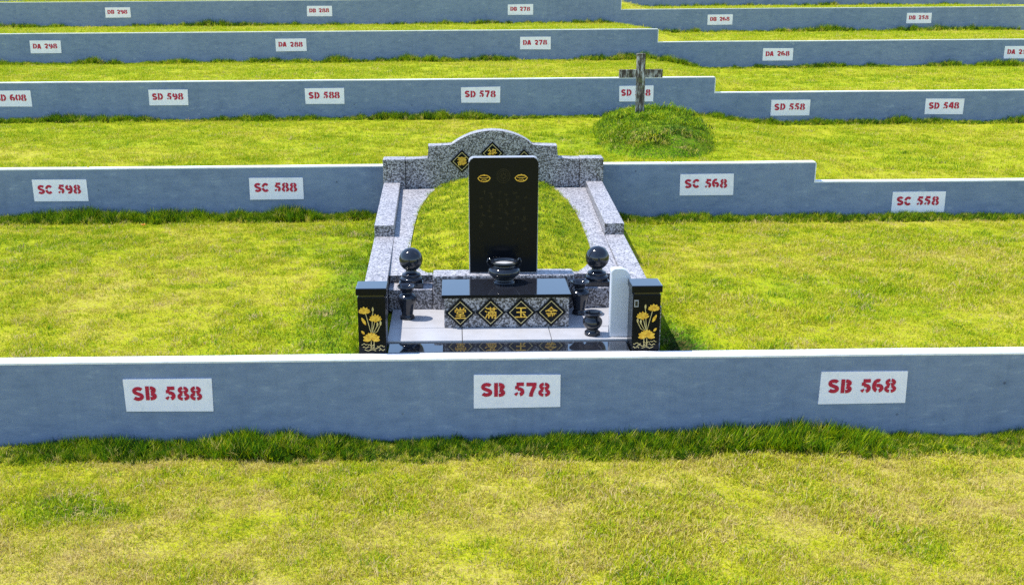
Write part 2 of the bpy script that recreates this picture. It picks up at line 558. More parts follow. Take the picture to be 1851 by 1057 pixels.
def wall(k):
    y0, y1 = k * D, k * D + 0.147
    drop = DROP[k]
    bot = (k - 1) * HS - 0.9 if k else -1.2
    e = empty('retaining_wall', (0, y0, bot), WALL_LABELS[k], 'wall', 'blue grey terrace walls')
    xs = list(np.arange(-60, -15, 5.0)) + list(np.arange(-15, XS - 0.3, 0.45)) + [XS]
    xs2 = [XS] + list(np.arange(XS + 0.4, 18, 0.45)) + list(np.arange(18, 61, 5.0))
    if drop == 0:
        segs = [(xs + xs2[1:], 0.0)]
    else:
        segs = [(xs, 0.0), (xs2, drop)]
    body = bmesh.new()
    cap = bmesh.new()
    for px, dr in segs:
        top = [k * HS - dr + 0.007 * (float(vnoise(x * 0.8, 3.3, 700 + k)) - 0.5) for x in px]
        wob = [0.008 * (float(vnoise(x * 0.7, 9.1, 800 + k)) - 0.5) for x in px]
        def strip(bm, lo, hi, ya, yb):
            n = len(px)
            A = [bm.verts.new((px[i], ya + wob[i], lo[i])) for i in range(n)]
            B = [bm.verts.new((px[i], ya + wob[i], hi[i])) for i in range(n)]
            C = [bm.verts.new((px[i], yb, hi[i])) for i in range(n)]
            E = [bm.verts.new((px[i], yb, lo[i])) for i in range(n)]
            for i in range(n - 1):
                bm.faces.new((A[i], A[i + 1], B[i + 1], B[i]))
                bm.faces.new((B[i], B[i + 1], C[i + 1], C[i]))
                bm.faces.new((C[i], C[i + 1], E[i + 1], E[i]))
                bm.faces.new((E[i], E[i + 1], A[i + 1], A[i]))
            bm.faces.new((A[0], B[0], C[0], E[0]))
            bm.faces.new((A[-1], E[-1], C[-1], B[-1]))
        strip(body, [bot] * len(px), [z - 0.016 for z in top], y0, y1)
        strip(cap, [z - 0.016 for z in top], top, y0 - 0.003, y1 + 0.002)
    if drop:   # white paint down the end of the higher length
        zt = k * HS - 0.017
        add_box(cap, XS + 0.001, XS + 0.014, y0 - 0.003, y1, k * HS - drop + 0.002, zt)
    from_bm('wall_body', body, M_WALL, e, world_coords=True)
    from_bm('white_coping', cap, M_CAP, e, world_coords=True)
    return e

for k in range(0, 6):
    wall(k)
# top wall, mostly out of the frame
e6 = None

# ---------------------------------------------------------------- stencilled number signs
def arc(cx, cz, rx, rz, a0, a1, n=9):
    return [(cx + rx * math.cos(R(a0 + (a1 - a0) * i / n)), cz + rz * math.sin(R(a0 + (a1 - a0) * i / n))) for i in range(n + 1)]

W = 0.26     # stroke width, glyph height 1
GLYPH = {
    '0': [arc(.40, .5, .26, .37, 102, 258, 12), arc(.44, .5, .26, .37, 78, -78, 12)],
    '2': [arc(.40, .66, .25, .22, 165, -10, 10) + [(.60, .52), (.22, .16)], [(.30, .125), (.72, .125)]],
    '4': [[(.60, .0), (.60, .24)], [(.60, .38), (.60, 1.0)], [(.45, .92), (.15, .40)], [(.06, .32), (.76, .32)]],
    '5': [[(.20, .875), (.70, .875)], [(.235, .76), (.235, .52)], arc(.36, .335, .25, .21, 112, -75, 11), arc(.36, .335, .22, .21, 245, 200, 4)],
    '6': [arc(.40, .5, .26, .37, 62, 258, 13), arc(.44, .32, .24, .195, 125, -78, 10)],
    '7': [[(.06, .875), (.74, .875)], [(.62, .76), (.50, .50), (.40, .24), (.36, .0)]],
    '9': [arc(.42, .5, .26, .37, -118, 78, 13), arc(.38, .68, .24, .195, 305, 102, 10)],
    '8': [arc(.41, .735, .235, .16, 97, 266, 9), arc(.43, .735, .235, .16, 83, -86, 9), arc(.40, .275, .275, .175, 102, 262, 10), arc(.44, .275, .275, .175, 78, -82, 10)],
    'S': [arc(.42, .70, .26, .175, 25, 232, 10) + arc(.40, .30, .27, .175, 68, -155, 10)],
    'B': [[(.19, .0), (.19, 1.0)], arc(.375, .72, .28, .155, 90, -80, 8), arc(.375, .285, .31, .17, 82, -90, 8)],
    'C': [arc(.45, .5, .30, .37, 40, 172, 9), arc(.45, .5, .30, .37, 188, 320, 9)],
    'D': [[(.19, .0), (.19, 1.0)], arc(.36, .5, .34, .375, 86, -86, 12)],
    'A': [[(.14, .0), (.36, .95)], [(.66, .0), (.45, .95)], [(.32, .26), (.50, .26)]],
}

def stroke_strip(bm, pts, w, ox, oz, sx, sz, y):
    n = len(pts)
    L, Rr = [], []
    for i, (x, z) in enumerate(pts):
        a = pts[max(i - 1, 0)]
        b = pts[min(i + 1, n - 1)]
        dx, dz = b[0] - a[0], b[1] - a[1]
        l = math.hypot(dx, dz) or 1
        nx, nz = -dz / l * w / 2, dx / l * w / 2
        L.append(bm.verts.new((ox + (x + nx) * sx, y, oz + (z + nz) * sz)))
        Rr.append(bm.verts.new((ox + (x - nx) * sx, y, oz + (z - nz) * sz)))
    for i in range(n - 1):
        bm.faces.new((L[i], Rr[i], Rr[i + 1], L[i + 1]))

SIGN_ROWS = [  # wall, text prefix, [(number, place along the wall)]
    (0, 'SB', [(588, -1), (578, 0), (568, 1)]),
    (1, 'SC', [(598, -2), (588, -1), (568, 1), (558, 2)]),
    (2, 'SD', [(608, -3), (598, -2), (588, -1), (578, 0), (568, 1), (558, 2), (548, 3)]),
    (3, 'DA', [(298, -3.5), (288, -1.5), (278, 0.5), (268, 2.5), (258, 4.5)]),
    (4, 'DB', [(298, -3.5), (288, -1.5), (278, 0.5), (268, 2.5), (258, 4.5)]),
]
items_of = {k: it for k, _p, it in SIGN_ROWS}
WHERE = {0: 'the frontmost wall', 1: 'the wall behind the tomb', 2: 'wall behind cross', 3: 'the fourth wall', 4: 'the fifth wall'}

def make_sign(k, prefix, num, place):
    w = 0.66 if (prefix == 'SD' and num == 568) else 0.752
    h = 0.30
    x = X578 + 3.0 * place
    zt = k * HS - (DROP[k] if x > XS else 0.0) - 0.152 - (0.02 if k > 2 else 0)
    zc = zt - h / 2
    nums = [q[0] for q in items_of[k]]
    i_, n_ = nums.index(num), len(nums)
    order = ['leftmost', 'second from the left', 'third from the left', 'fourth from the left', 'third from the right', 'second from the right', 'rightmost']
    ordn = order[0] if i_ == 0 else order[-1] if i_ == n_ - 1 else 'middle one' if n_ % 2 and i_ == n_ // 2 else order[i_] if i_ < n_ / 2 else order[7 - (n_ - i_)]
    lab = 'white sign, red %s %d, %s on %s' % (prefix, num, ordn, WHERE[k])
    e = empty('number_sign', (x, k * D - 0.005, zc), lab, 'sign', 'number signs on the terrace walls')
    r = random.Random(k * 1000 + num)
    bm = bmesh.new()
    j = [r.uniform(-0.005, 0.005) for _ in range(8)]
    sh = 0.008
    outline = [(-w / 2 + j[0], -h / 2 + j[1]), (w / 2 + j[2], -h / 2 + j[3]), (w / 2 + j[4], h / 2 + j[5]), (-w / 2 + j[6], h / 2 + j[7])]
    add_prism_xz(bm, outline, -0.004, 0.006)
    from_bm('sign_plate', bm, M_SIGN, e)
    if prefix[0] == 'S':
        ch, span = 0.128, 0.60
    else:
        ch, span = 0.120, 0.60
    if w < 0.7:
        span = 0.57
    adv = span / (5 + 0.62)
    cw = adv * 1.20
    cx = -span / 2 - 0.012
    z0 = -ch / 2 + 0.018
    for c in prefix + ' ' + str(num):
        if c == ' ':
            cx += adv * 0.62
            continue
        bm = bmesh.new()
        for li, st in enumerate(GLYPH[c]):
            stroke_strip(bm, st, W if c != '8' else 0.225, 0, 0, cw, ch, -0.0065 - 0.0004 * (li % 4))
        o = from_bm('stencil_character', bm, M_RED, e)
        o.location = (cx + r.uniform(-0.003, 0.003), 0, z0 + r.uniform(-0.003, 0.003))
        cx += adv
    return e

for k, prefix, items in SIGN_ROWS:
    for num, place in items:
        make_sign(k, prefix, num, place)

# ---------------------------------------------------------------- lettering from the built-in font
def text_mesh(body, size, extrude, bold=0.0):
    cu = bpy.data.curves.new('character', 'FONT')
    cu.body = body
    cu.size = size
    cu.align_x = 'CENTER'
    cu.extrude = extrude
    cu.offset = bold
    cu.resolution_u = 3
    ob = bpy.data.objects.new('character', cu)
    scene.collection.objects.link(ob)
    dg = bpy.context.evaluated_depsgraph_get()
    me = bpy.data.meshes.new_from_object(ob.evaluated_get(dg))
    bpy.data.objects.remove(ob)
    bpy.data.curves.remove(cu)
    # centre it and stand it up facing -y
    co = np.array([v.co[:] for v in me.vertices]) if len(me.vertices) else np.zeros((0, 3))
    if len(co):
        mid = (co.max(0) + co.min(0)) / 2
        for v in me.vertices:
            c = Vector(v.co) - Vector(mid)
            v.co = (c.x, -c.z, c.y)
    return me

def diamond_plaque(parent, x, y, z, r, char, light_char=False):
    """black lozenge with pale line border and a gold character; front face at y"""
    bm = bmesh.new()
    add_prism_xz(bm, [(0, -r), (r, 0), (0, r), (-r, 0)], -0.012, 0.004, 0.002)
    o = from_bm('diamond_plaque', bm, M_DEEP, parent)
    off = Vector((x, y, z)) - Vector(parent.location)
    o.location = off
    bm = bmesh.new()
    a, b = r * 0.80, r * 0.74
    P = [(0, -1), (1, 0), (0, 1), (-1, 0)]
    for i in range(4):
        p, q = P[i], P[(i + 1) % 4]
        vs = []
        for yy in (-0.0135, -0.011):
            vs.append([bm.verts.new((c[0] * s, yy, c[1] * s)) for c, s in ((p, a), (q, a), (q, b), (p, b))])
        bm.faces.new(vs[0])
        for j in range(4):
            bm.faces.new((vs[0][j], vs[0][(j + 1) % 4], vs[1][(j + 1) % 4], vs[1][j]))
    from_bm('border_line', bm, M_PALEGOLD, o)
    if char:
        me = text_mesh(char, r * 0.84, 0.0015, r * 0.009)
        c = link_mesh('character', me, M_GOLD, o)
        c.location = (0, -0.0135, 0)
    return o

# ---------------------------------------------------------------- the tomb enclosure
YB = 5.85                                     # face of its back wall
tomb = empty('tomb_enclosure', (0.5, 3.0, 0.0), 'grey granite tomb enclosure with arched back wall and turfed bed', 'tomb')

# back wall with an arch between stepped shoulders
cx, R_a, ztop, zsh = 0.507, 0.90, 1.195, 1.003
half = math.sqrt(R_a ** 2 - (R_a - (ztop - zsh)) ** 2)
pts = [(-0.68, -0.05), (1.70, -0.05), (1.70, 0.805), (1.388, 0.805), (1.388, 0.985), (cx + half, 0.985)]
a1 = math.asin(half / R_a)
for i in range(1, 24):
    a = a1 - 2 * a1 * i / 24
    pts.append((cx + R_a * math.sin(a), ztop - R_a + R_a * math.cos(a)))
pts += [(cx - half, 0.995), (-0.365, 0.995), (-0.365, 0.815), (-0.68, 0.815)]
bm = bmesh.new()
add_prism_xz(bm, pts, YB, YB + 0.236, 0.012)
bw = from_bm('back_wall', bm, [M_GRAN, M_PALE], tomb, world_coords=True, split_top=True)
for (x0, x1, zt) in ((-0.985, -0.683, 0.82), (1.703, 2.02, 0.815)):
    bm = bmesh.new()
    add_box(bm, x0, x1, YB - 0.045, YB + 0.232, -0.05, zt, 0.012)
    from_bm('corner_post', bm, [M_GRAN, M_PALE], tomb, world_coords=True, split_top=True)
for x, z, ch in ((0.092, 0.783, '壽'), (0.507, 0.889, '祿'), (0.938, 0.783, '福')):
    diamond_plaque(tomb, x, YB - 0.004, z, 0.158, ch)

# side walls, each a low front length and a higher rear length
def side_wall(inner0, inner1, outer0, outer1, sgn):
    def xi(y): return inner0 + inner1 * y
    def xo(y): return outer0 + outer1 * y
    for name, ya, yb, za, zb in (('side_wall', 0.36, 3.197, 0.335, 0.345), ('side_wall', 3.2, YB - 0.047, 0.475, 0.503)):
        bm = bmesh.new()
        bt = [(xi(ya), ya, -0.2), (xo(ya), ya, -0.2), (xo(yb), yb, -0.2), (xi(yb), yb, -0.2)]
        tp = [(xi(ya), ya, za), (xo(ya), ya, za), (xo(yb), yb, zb), (xi(yb), yb, zb)]
        add_hexa(bm, bt, tp, 0.008)
        from_bm(name, bm, [M_GRAN, M_PALE], tomb, world_coords=True, split_top=True)
side_wall(-0.645, -0.0185, -0.862, -0.0195, -1)
side_wall(1.575, 0.0355, 1.79, 0.0370, 1)

# the deck round the turf bed, cut out for it
def bed_half(y):
    yc = 3.5
    u, n = ((y - yc) / 3.3, 2.5) if y >= yc else ((yc - y) / 2.0, 3.6)
    return 0.99 * max(0.0, 1 - u ** n) ** (1 / n)

def bed_cx(y): return 0.435 + 0.017 * y

def deck_z(y): return 0.30 + 0.028 * (y - 1.75)

bm = bmesh.new()
ys = [1.66] + [1.75 + (YB - 0.05 - 1.75) * i / 40 for i in range(41)]
for side in (-1, 1):
    prev = None
    for y in ys:
        inn = (-0.645 - 0.0185 * y + 0.002) if side < 0 else (1.575 + 0.0355 * y - 0.002)
        ed = bed_cx(y) + side * bed_half(y)
        ed = min(ed, 1.55) if side > 0 else max(ed, -0.64)
        z = deck_z(y)
        row = [bm.verts.new((inn, y, z)), bm.verts.new((ed, y, z)), bm.verts.new((ed, y, z - 0.16))]
        if prev:
            for i in range(2):
                bm.faces.new((prev[i], prev[i + 1], row[i + 1], row[i]))
        prev = row
me_deck = from_bm('bed_surround', bm, M_PALE, tomb, world_coords=True)
# ledges beside the altar and the altar's plinth
for (x0, x1) in ((-0.668, -0.237), (1.153, 1.622)):
    bm = bmesh.new()
    add_box(bm, x0, x1, 1.40, 1.66, 0.0, 0.222, 0.008)
    from_bm('ledge', bm, [M_GRAN, M_PALE], tomb, world_coords=True, split_top=True)
    bm = bmesh.new()
    add_box(bm, x0, x1, 1.662, 1.76, 0.0, 0.299, 0.006)
    from_bm('bed_kerb', bm, [M_GRAN, M_PALE], tomb, world_coords=True, split_top=True)
bm = bmesh.new()
add_box(bm, -0.232, 1.148, 1.375, 1.62, 0.0, 0.366, 0.022)
from_bm('plinth', bm, [M_GRAN, M_PALE], tomb, world_coords=True, split_top=True)
# floor tiles
xt = [-0.63, 0.045, 0.845, 1.60]
for r_, (ya, yb) in enumerate(((0.425, 0.795), (0.80, 1.398))):
    for i in range(3):
        bm = bmesh.new()
        add_box(bm, xt[i] + 0.003, xt[i + 1] - 0.003, ya, yb, -0.05, 0.022 + 0.0015 * ((i + r_) % 2), 0.003)
        from_bm('floor_tile', bm, M_MARBLE, tomb, world_coords=True)
bm = bmesh.new()
add_box(bm, -0.604, 1.500, 0.152, 0.422, -0.05, 0.008, 0.002)
from_bm('black_floor_strip', bm, M_MIRROR, tomb, world_coords=True)

# turf bed inside the surround
def bed_z(x, y):
    hw = np.vectorize(bed_half)(y) + 1e-6
    u = (x - bed_cx(y)) / hw
    v = np.clip((y - 1.7) / 1.0, 0, 1)
    return deck_z(y) - 0.02 + (0.20 * np.clip(1 - np.abs(u) ** 2.2, 0, 1)) * sstep(v) + 0.012 * (vnoise(x * 5, y * 5, 33) - 0.5)

ys = np.linspace(1.70, YB - 0.002, 50)
us = np.linspace(-1, 1, 25)
verts, faces, tones = [], [], []
for y in ys:
    for u in us:
        x = bed_cx(y) + u * (bed_half(y) + 0.004)
        verts.append((x, y, float(bed_z(np.array(x), np.array(y)))))
        tones.append(0.50 + 0.25 * (float(fbm(x * 2, y * 2, 77)) - 0.5))
for i in range(len(ys) - 1):
    for j in range(len(us) - 1):
        a = i * len(us) + j
        faces.append((a, a + 1, a + 1 + len(us), a + len(us)))
me = bpy.data.meshes.new('turf_bed')
me.from_pydata(verts, [], faces)
me.polygons.foreach_set('use_smooth', [True] * len(me.polygons))
me.attributes.new('tone', 'FLOAT', 'POINT').data.foreach_set('value', np.array(tones, np.float32))
tag(link_mesh('grave_bed', me, M_LAWN), 'rounded turf bed inside the granite surround behind the headstone', 'grave bed', None, 'structure')

# ---------------------------------------------------------------- gate pillars with gold lotus carving
def petal(bm, x, z, ang, L, Wd, y, bend=0.0):
    n = 6
    mid = []
    left, right = [], []
    for i in range(n + 1):
        t = i / n
        w = Wd / 2 * math.sin(math.pi * min(1, t * 0.92 + 0.06)) ** 0.8
        a = ang + bend * t
        px = x + math.cos(a) * L * t
        pz = z + math.sin(a) * L * t
        nx, nz = -math.sin(a), math.cos(a)
        left.append(bm.verts.new((px + nx * w, y, pz + nz * w)))
        right.append(bm.verts.new((px - nx * w, y, pz - nz * w)))
    for i in range(n):
        bm.faces.new((left[i], right[i], right[i + 1], left[i + 1]))

def line(bm, pts, w, y):
    stroke_strip(bm, pts, w, 0, 0, 1, 1, y)

def pillar(x0, x1, side, label):
    y0, y1 = 0.155, 0.40
    e = empty('gate_pillar', ((x0 + x1) / 2, y0, 0.0), label, 'pillar', 'black pillars at the tomb entrance')
    w = x1 - x0
    hw = w / 2
    bm = bmesh.new()
    add_box(bm, -hw + 0.012, hw - 0.012, 0.006, y1 - y0, -0.12, 0.505, 0.006)
    from_bm('shaft', bm, M_DEEP, e)
    bm = bmesh.new()
    add_box(bm, -hw + 0.022, hw - 0.022, 0.014, y1 - y0 - 0.01, 0.5055, 0.522)
    from_bm('neck', bm, M_BLACK, e)
    bm = bmesh.new()
    add_box(bm, -hw, hw, 0.0, y1 - y0 + 0.005, 0.5225, 0.585, 0.009)
    from_bm('cap', bm, [M_DEEP, M_MIRROR], e, split_top=True)
    s = side                        # +1 as on the left pillar, -1 mirrored
    def X(u): return s * (u - 0.13)
    yy = [0.0045]
    def ny():
        yy[0] -= 0.00022
        return yy[0]
    # stems, leaf and water lines, thin raised gold
    bm = bmesh.new()
    root = (X(0.125), 0.165)
    for a, b in (((0.075, 0.375), (0.10, 0.27)), ((0.16, 0.30), (0.14, 0.23)), ((0.178, 0.255), (0.155, 0.21)), ((0.142, 0.385), (0.132, 0.27)), ((0.205, 0.262), (0.175, 0.20))):
        line(bm, [(X(a[0]), a[1]), (X(b[0]), b[1]), root], 0.006, ny())
    for i, (u0, u1, z) in enumerate(((0.045, 0.10, 0.055), (0.12, 0.20, 0.048), (0.06, 0.16, 0.030), (0.17, 0.235, 0.066), (0.035, 0.085, 0.085), (0.185, 0.235, 0.032), (0.09, 0.15, 0.075))):
        pts_ = [(X(u0 + (u1 - u0) * t / 6), z + 0.007 * math.sin(t * 1.5 + i)) for t in range(7)]
        line(bm, pts_, 0.005, ny())
    for u in (0.12, 0.145):
        line(bm, [(X(u), 0.115), (X(u - 0.004), 0.04)], 0.006, ny())
    from_bm('lotus_stems', bm, M_PALEGOLD, e)
    bm = bmesh.new()
    for a in (95, 60, 128, 30, 155, 10, 172):
        petal(bm, X(0.068), 0.372, R(a), 0.052, 0.028, ny())
    for a in (250, 290):
        petal(bm, X(0.068), 0.385, R(a), 0.03, 0.024, ny())
    from_bm('lotus_flower', bm, M_GOLD, e)
    bm = bmesh.new()
    for a in (92, 62, 122, 38, 145, 15, 168):
        petal(bm, X(0.162), 0.300, R(a), 0.058, 0.027, ny())
    for a in (260, 285):
        petal(bm, X(0.162), 0.31, R(a), 0.028, 0.022, ny())
    from_bm('lotus_flower', bm, M_GOLD, e)
    bm = bmesh.new()
    for u, z in ((0.142, 0.385), (0.205, 0.262), (0.178, 0.25)):
        petal(bm, X(u), z - 0.006, R(90), 0.042, 0.017, ny())
    from_bm('lotus_bud', bm, M_PALEGOLD, e)
    bm = bmesh.new()
    c = (X(0.128), 0.145)
    for i in range(9):
        a = R(200 + i * 22.5 if False else -8 + i * 24.5)
        petal(bm, c[0] - s * 0.005, c[1] - 0.012, a, 0.062 if 1 < i < 7 else 0.074, 0.038, ny())
    petal(bm, X(0.078), 0.262, R(90 if s > 0 else 90) + s * R(28), 0.075, 0.026, ny())
    petal(bm, X(0.064), 0.178, R(90) + s * R(40), 0.04, 0.022, ny())
    from_bm('lotus_leaf', bm, M_GOLD, e)
    if side < 0:
        bm = bmesh.new()
        add_box(bm, -0.108, -0.072, 0.003, 0.0075, 0.395, 0.458, 0.001)
        t_ = from_bm('small_plate', bm, M_RIM_GLINT_PLATE, e)
        bm = bmesh.new()
        add_box(bm, -0.101, -0.079, 0.0015, 0.0035, 0.405, 0.448)
        from_bm('plate_face', bm, M_BLACK, t_)
    return e

pillar(-0.868, -0.604, 1, 'black polished pillar with gold lotus at the left front corner of the tomb')
pillar(1.502, 1.766, -1, 'black polished pillar with gold lotus and small plate at the right front corner of the tomb')

# ---------------------------------------------------------------- offering table
YA = 0.79
table = empty('offering_table', (0.452, YA, 0.022), 'granite offering table with black slab top and four gold character diamonds', 'altar table')
bm = bmesh.new()
add_box(bm, -0.118, 1.032, YA, 1.373, 0.0245, 0.312, 0.004)
from_bm('table_body', bm, M_GRAN, table, world_coords=True)
bm = bmesh.new()
add_box(bm, -0.140, 1.050, YA - 0.028, 1.3735, 0.3125, 0.344, 0.004)
from_bm('table_slab', bm, [M_DEEP, M_MIRROR], table, world_coords=True, split_top=True)
for x, ch in ((0.030, '堂'), (0.310, '滿'), (0.590, '玉'), (0.868, '金')):
    diamond_plaque(table, x, YA - 0.003, 0.170, 0.139, ch)

# ---------------------------------------------------------------- headstone
HX0, HX1, HZ0, HZ1 = 0.125, 0.790, 0.3665, 1.498
YS = 1.455
stone = empty('headstone', ((HX0 + HX1) / 2, YS, HZ0), 'tall polished black headstone with two gold emblems on the plinth', 'headstone')
hw, hh = (HX1 - HX0) / 2, HZ1 - HZ0
rc = 0.045
out = [(-hw, 0), (hw, 0), (hw, hh - rc)]
for i in range(1, 8):
    a = R(90 * i / 8)
    out.append((hw - rc + rc * math.cos(a), hh - rc + rc * math.sin(a)))
out.append((hw - rc, hh))
out.append((-hw + rc, hh))
for i in range(1, 8):
    a = R(90 + 90 * i / 8)
    out.append((-hw + rc + rc * math.cos(a), hh - rc + rc * math.sin(a)))
out.append((-hw, hh - rc))
bm = bmesh.new()
add_prism_xz(bm, out, 0, 0.115, 0.008)
bm.normal_update()
for f in bm.faces:
    f.material_index = 0 if f.normal.y < -0.98 or f.normal.y > 0.98 else 1  # rim and bevel coloured pale to stand for sky glint on the edge
slab = from_bm('stone_slab', bm, [M_DEEP, M_RIM_GLINT_PLATE], stone)
# emblems: little gold sycee-shaped lotus boats
for ex in (-0.1865, 0.1675):
    bm = bmesh.new()
    y_ = -0.0010
    def ey():
        global y_
        y_ -= 0.0003
        return y_
    line(bm, arc(0, 0.020, 0.046, 0.013, 0, 360, 20), 0.006, ey())
    line(bm, arc(0, 0.016, 0.062, 0.046, 188, 352, 12), 0.008, ey())
    line(bm, [(-0.064, 0.004), (-0.050, 0.022), (-0.032, 0.034), (0.0, 0.040), (0.032, 0.034), (0.050, 0.022), (0.064, 0.004)], 0.008, ey())
    line(bm, [(-0.034, -0.022), (-0.012, -0.006), (0.0, -0.018), (0.012, -0.006), (0.034, -0.022)], 0.006, ey())
    o = from_bm('gold_emblem', bm, M_GOLD, stone)
    o.location = (ex, -0.0005, 1.296 - HZ0)
    o.scale = (0.95, 1, 0.95)
# dim round medallion and worn, unreadable engraving
bm = bmesh.new()
for rr, ww in ((0.062, 0.008), (0.045, 0.006)):
    line(bm, arc(0, 0, rr, rr * 1.08, 0, 360, 32), ww, -0.001)
for a in range(0, 360, 45):
    petal(bm, 0.010 * math.cos(R(a)), 0.010 * math.sin(R(a)), R(a), 0.028, 0.014, -0.0013 - a * 1e-6)
o = from_bm('round_medallion', bm, M_BRONZE, stone)
o.location = (0.455 - 0.4575, -0.0005, 1.322 - HZ0)
r = random.Random(5)
bm = bmesh.new()
yv = -0.001
for col in range(6):
    for row in range(7):
        if r.random() < 0.22:
            continue
        bx = -0.20 + col * 0.080 + r.uniform(-0.02, 0.02)
        bz = 0.79 - row * 0.056 + r.uniform(-0.02, 0.02)
        for q in range(3):
            yv -= 0.000004
            if r.random() < 0.5:
                line(bm, [(bx - 0.018, bz + r.uniform(-0.016, 0.016)), (bx + 0.018, bz + r.uniform(-0.016, 0.016))], 0.006, yv)
            else:
                xx = bx + r.uniform(-0.014, 0.014)
                line(bm, [(xx, bz - 0.017), (xx + r.uniform(-0.008, 0.008), bz + 0.017)], 0.006, yv)
tag(from_bm('worn_engraving', bm, M_BRONZE, stone), kind='stuff')

# ---------------------------------------------------------------- incense urn, vases, censer, ball finials, side tablet
def turned(name, loc, prof, label, cat, part, group=None, mat=None, seg=44):
    e = empty(name, loc, label, cat, group)
    bm = bmesh.new()
    add_lathe(bm, prof, seg)
    from_bm(part, bm, mat or M_BLACK, e, smooth=True)
    return e

urn_prof = [(0.0, 0.0), (0.098, 0.0), (0.102, 0.008), (0.096, 0.020)] + smooth_profile([(0.084, 0.026), (0.082, 0.040), (0.112, 0.062), (0.148, 0.094), (0.155, 0.122), (0.140, 0.150), (0.112, 0.166), (0.108, 0.178)], 4) + [(0.124, 0.196), (0.130, 0.204), (0.128, 0.214), (0.112, 0.214), (0.106, 0.204), (0.104, 0.182)]
urn = turned('incense_urn', (0.452, 1.185, 0.3445), urn_prof, 'black stone incense urn with two ears on the slab before the headstone', 'incense urn', 'urn_bowl')
bm = bmesh.new()
add_lathe(bm, [(0.0, 0.190), (0.06, 0.188), (0.1055, 0.184)], 28)
from_bm('ash', bm, M_ASH, urn, smooth=True)
for s in (-1, 1):
    bm = bmesh.new()
    path = [(0.122, 0.165), (0.150, 0.176), (0.160, 0.205), (0.152, 0.232), (0.138, 0.238), (0.134, 0.222)]
    prev = None
    for i, (px, pz) in enumerate(path):
        ring = []
        a0 = path[max(i - 1, 0)]; b0 = path[min(i + 1, len(path) - 1)]
        dx, dz = b0[0] - a0[0], b0[1] - a0[1]
        l = math.hypot(dx, dz)
        for q in range(8):
            t = 2 * math.pi * q / 8
            ring.append(bm.verts.new((s * (px - dz / l * 0.010 * math.cos(t)), 0.018 * math.sin(t), pz + dx / l * 0.010 * math.cos(t))))
        if prev:
            for q in range(8):
                bm.faces.new((prev[q], prev[(q + 1) % 8], ring[(q + 1) % 8], ring[q]))
        else:
            bm.faces.new(ring)
        prev = ring
    bm.faces.new(prev)
    from_bm('ear_handle', bm, M_BLACK, urn, smooth=True)

vase_prof = [(0.0, 0.0), (0.066, 0.0), (0.070, 0.008), (0.068, 0.022)] + smooth_profile([(0.058, 0.034), (0.054, 0.050), (0.066, 0.105), (0.082, 0.155), (0.093, 0.195), (0.091, 0.218), (0.068, 0.240), (0.050, 0.254), (0.050, 0.268), (0.068, 0.292)], 4) + [(0.087, 0.308), (0.091, 0.316), (0.088, 0.323), (0.072, 0.320), (0.050, 0.300), (0.040, 0.270), (0.0, 0.262)]
v1 = turned('flower_vase', (-0.472, 1.10, 0.0242), vase_prof, 'empty black stone vase standing left of the offering table', 'vase', 'vase_body', 'black vases beside the offering table')
v2 = v1.copy(); scene.collection.objects.link(v2)
v2.location = (1.178, 1.20, 0.0242)
v2['label'] = 'empty black stone vase standing right of the offering table behind the small censer'
for ch in list(v1.children):
    c = ch.copy(); scene.collection.objects.link(c); c.parent = v2

cens_prof = [(0.0, 0.0), (0.068, 0.0), (0.072, 0.010), (0.070, 0.028)] + smooth_profile([(0.056, 0.040), (0.054, 0.056), (0.074, 0.078), (0.088, 0.108), (0.086, 0.138), (0.070, 0.160), (0.066, 0.172), (0.076, 0.188)], 4) + [(0.088, 0.198), (0.090, 0.206), (0.084, 0.212), (0.068, 0.206), (0.062, 0.19), (0.058, 0.165), (0.0, 0.160)]
cens = turned('small_censer', (1.222, 0.55, 0.0242), cens_prof, 'small round black censer on the pale floor beside the white tablet', 'censer', 'censer_bowl')

def ball_finial(x, y, label):
    e = empty('ball_finial', (x, y, 0.2222), label, 'ball ornament', 'black stone balls on the ledges')
    bm = bmesh.new()
    add_box(bm, -0.118, 0.118, -0.105, 0.105, 0.0, 0.052, 0.006)
    from_bm('square_base', bm, M_BLACK, e)
    bm = bmesh.new()
    add_lathe(bm, [(0.0, 0.0525), (0.106, 0.0525)] + smooth_profile([(0.112, 0.064), (0.113, 0.078), (0.104, 0.090)], 3) + [(0.094, 0.092), (0.090, 0.100)] + smooth_profile([(0.092, 0.106), (0.093, 0.118), (0.084, 0.128)], 3) + [(0.070, 0.132), (0.058, 0.140), (0.052, 0.152), (0.05, 0.170), (0.0, 0.170)], 44)
    from_bm('turned_collar', bm, M_BLACK, e, smooth=True)
    bm = bmesh.new()
    bmesh.ops.create_uvsphere(bm, u_segments=48, v_segments=28, radius=0.1165)
    b = from_bm('ball', bm, M_BLACK, e, smooth=True)
    b.location = (0, 0, 0.268)
    return e
f1 = ball_finial(-0.447, 1.545, 'polished black stone ball on a stepped base at the left of the turf bed')
f2 = f1.copy(); scene.collection.objects.link(f2)
f2.location = (1.385, 1.545, 0.2222)
f2['label'] = 'polished black stone ball on a stepped base at the right of the turf bed'
for ch in list(f1.children):
    c = ch.copy(); scene.collection.objects.link(c); c.parent = f2

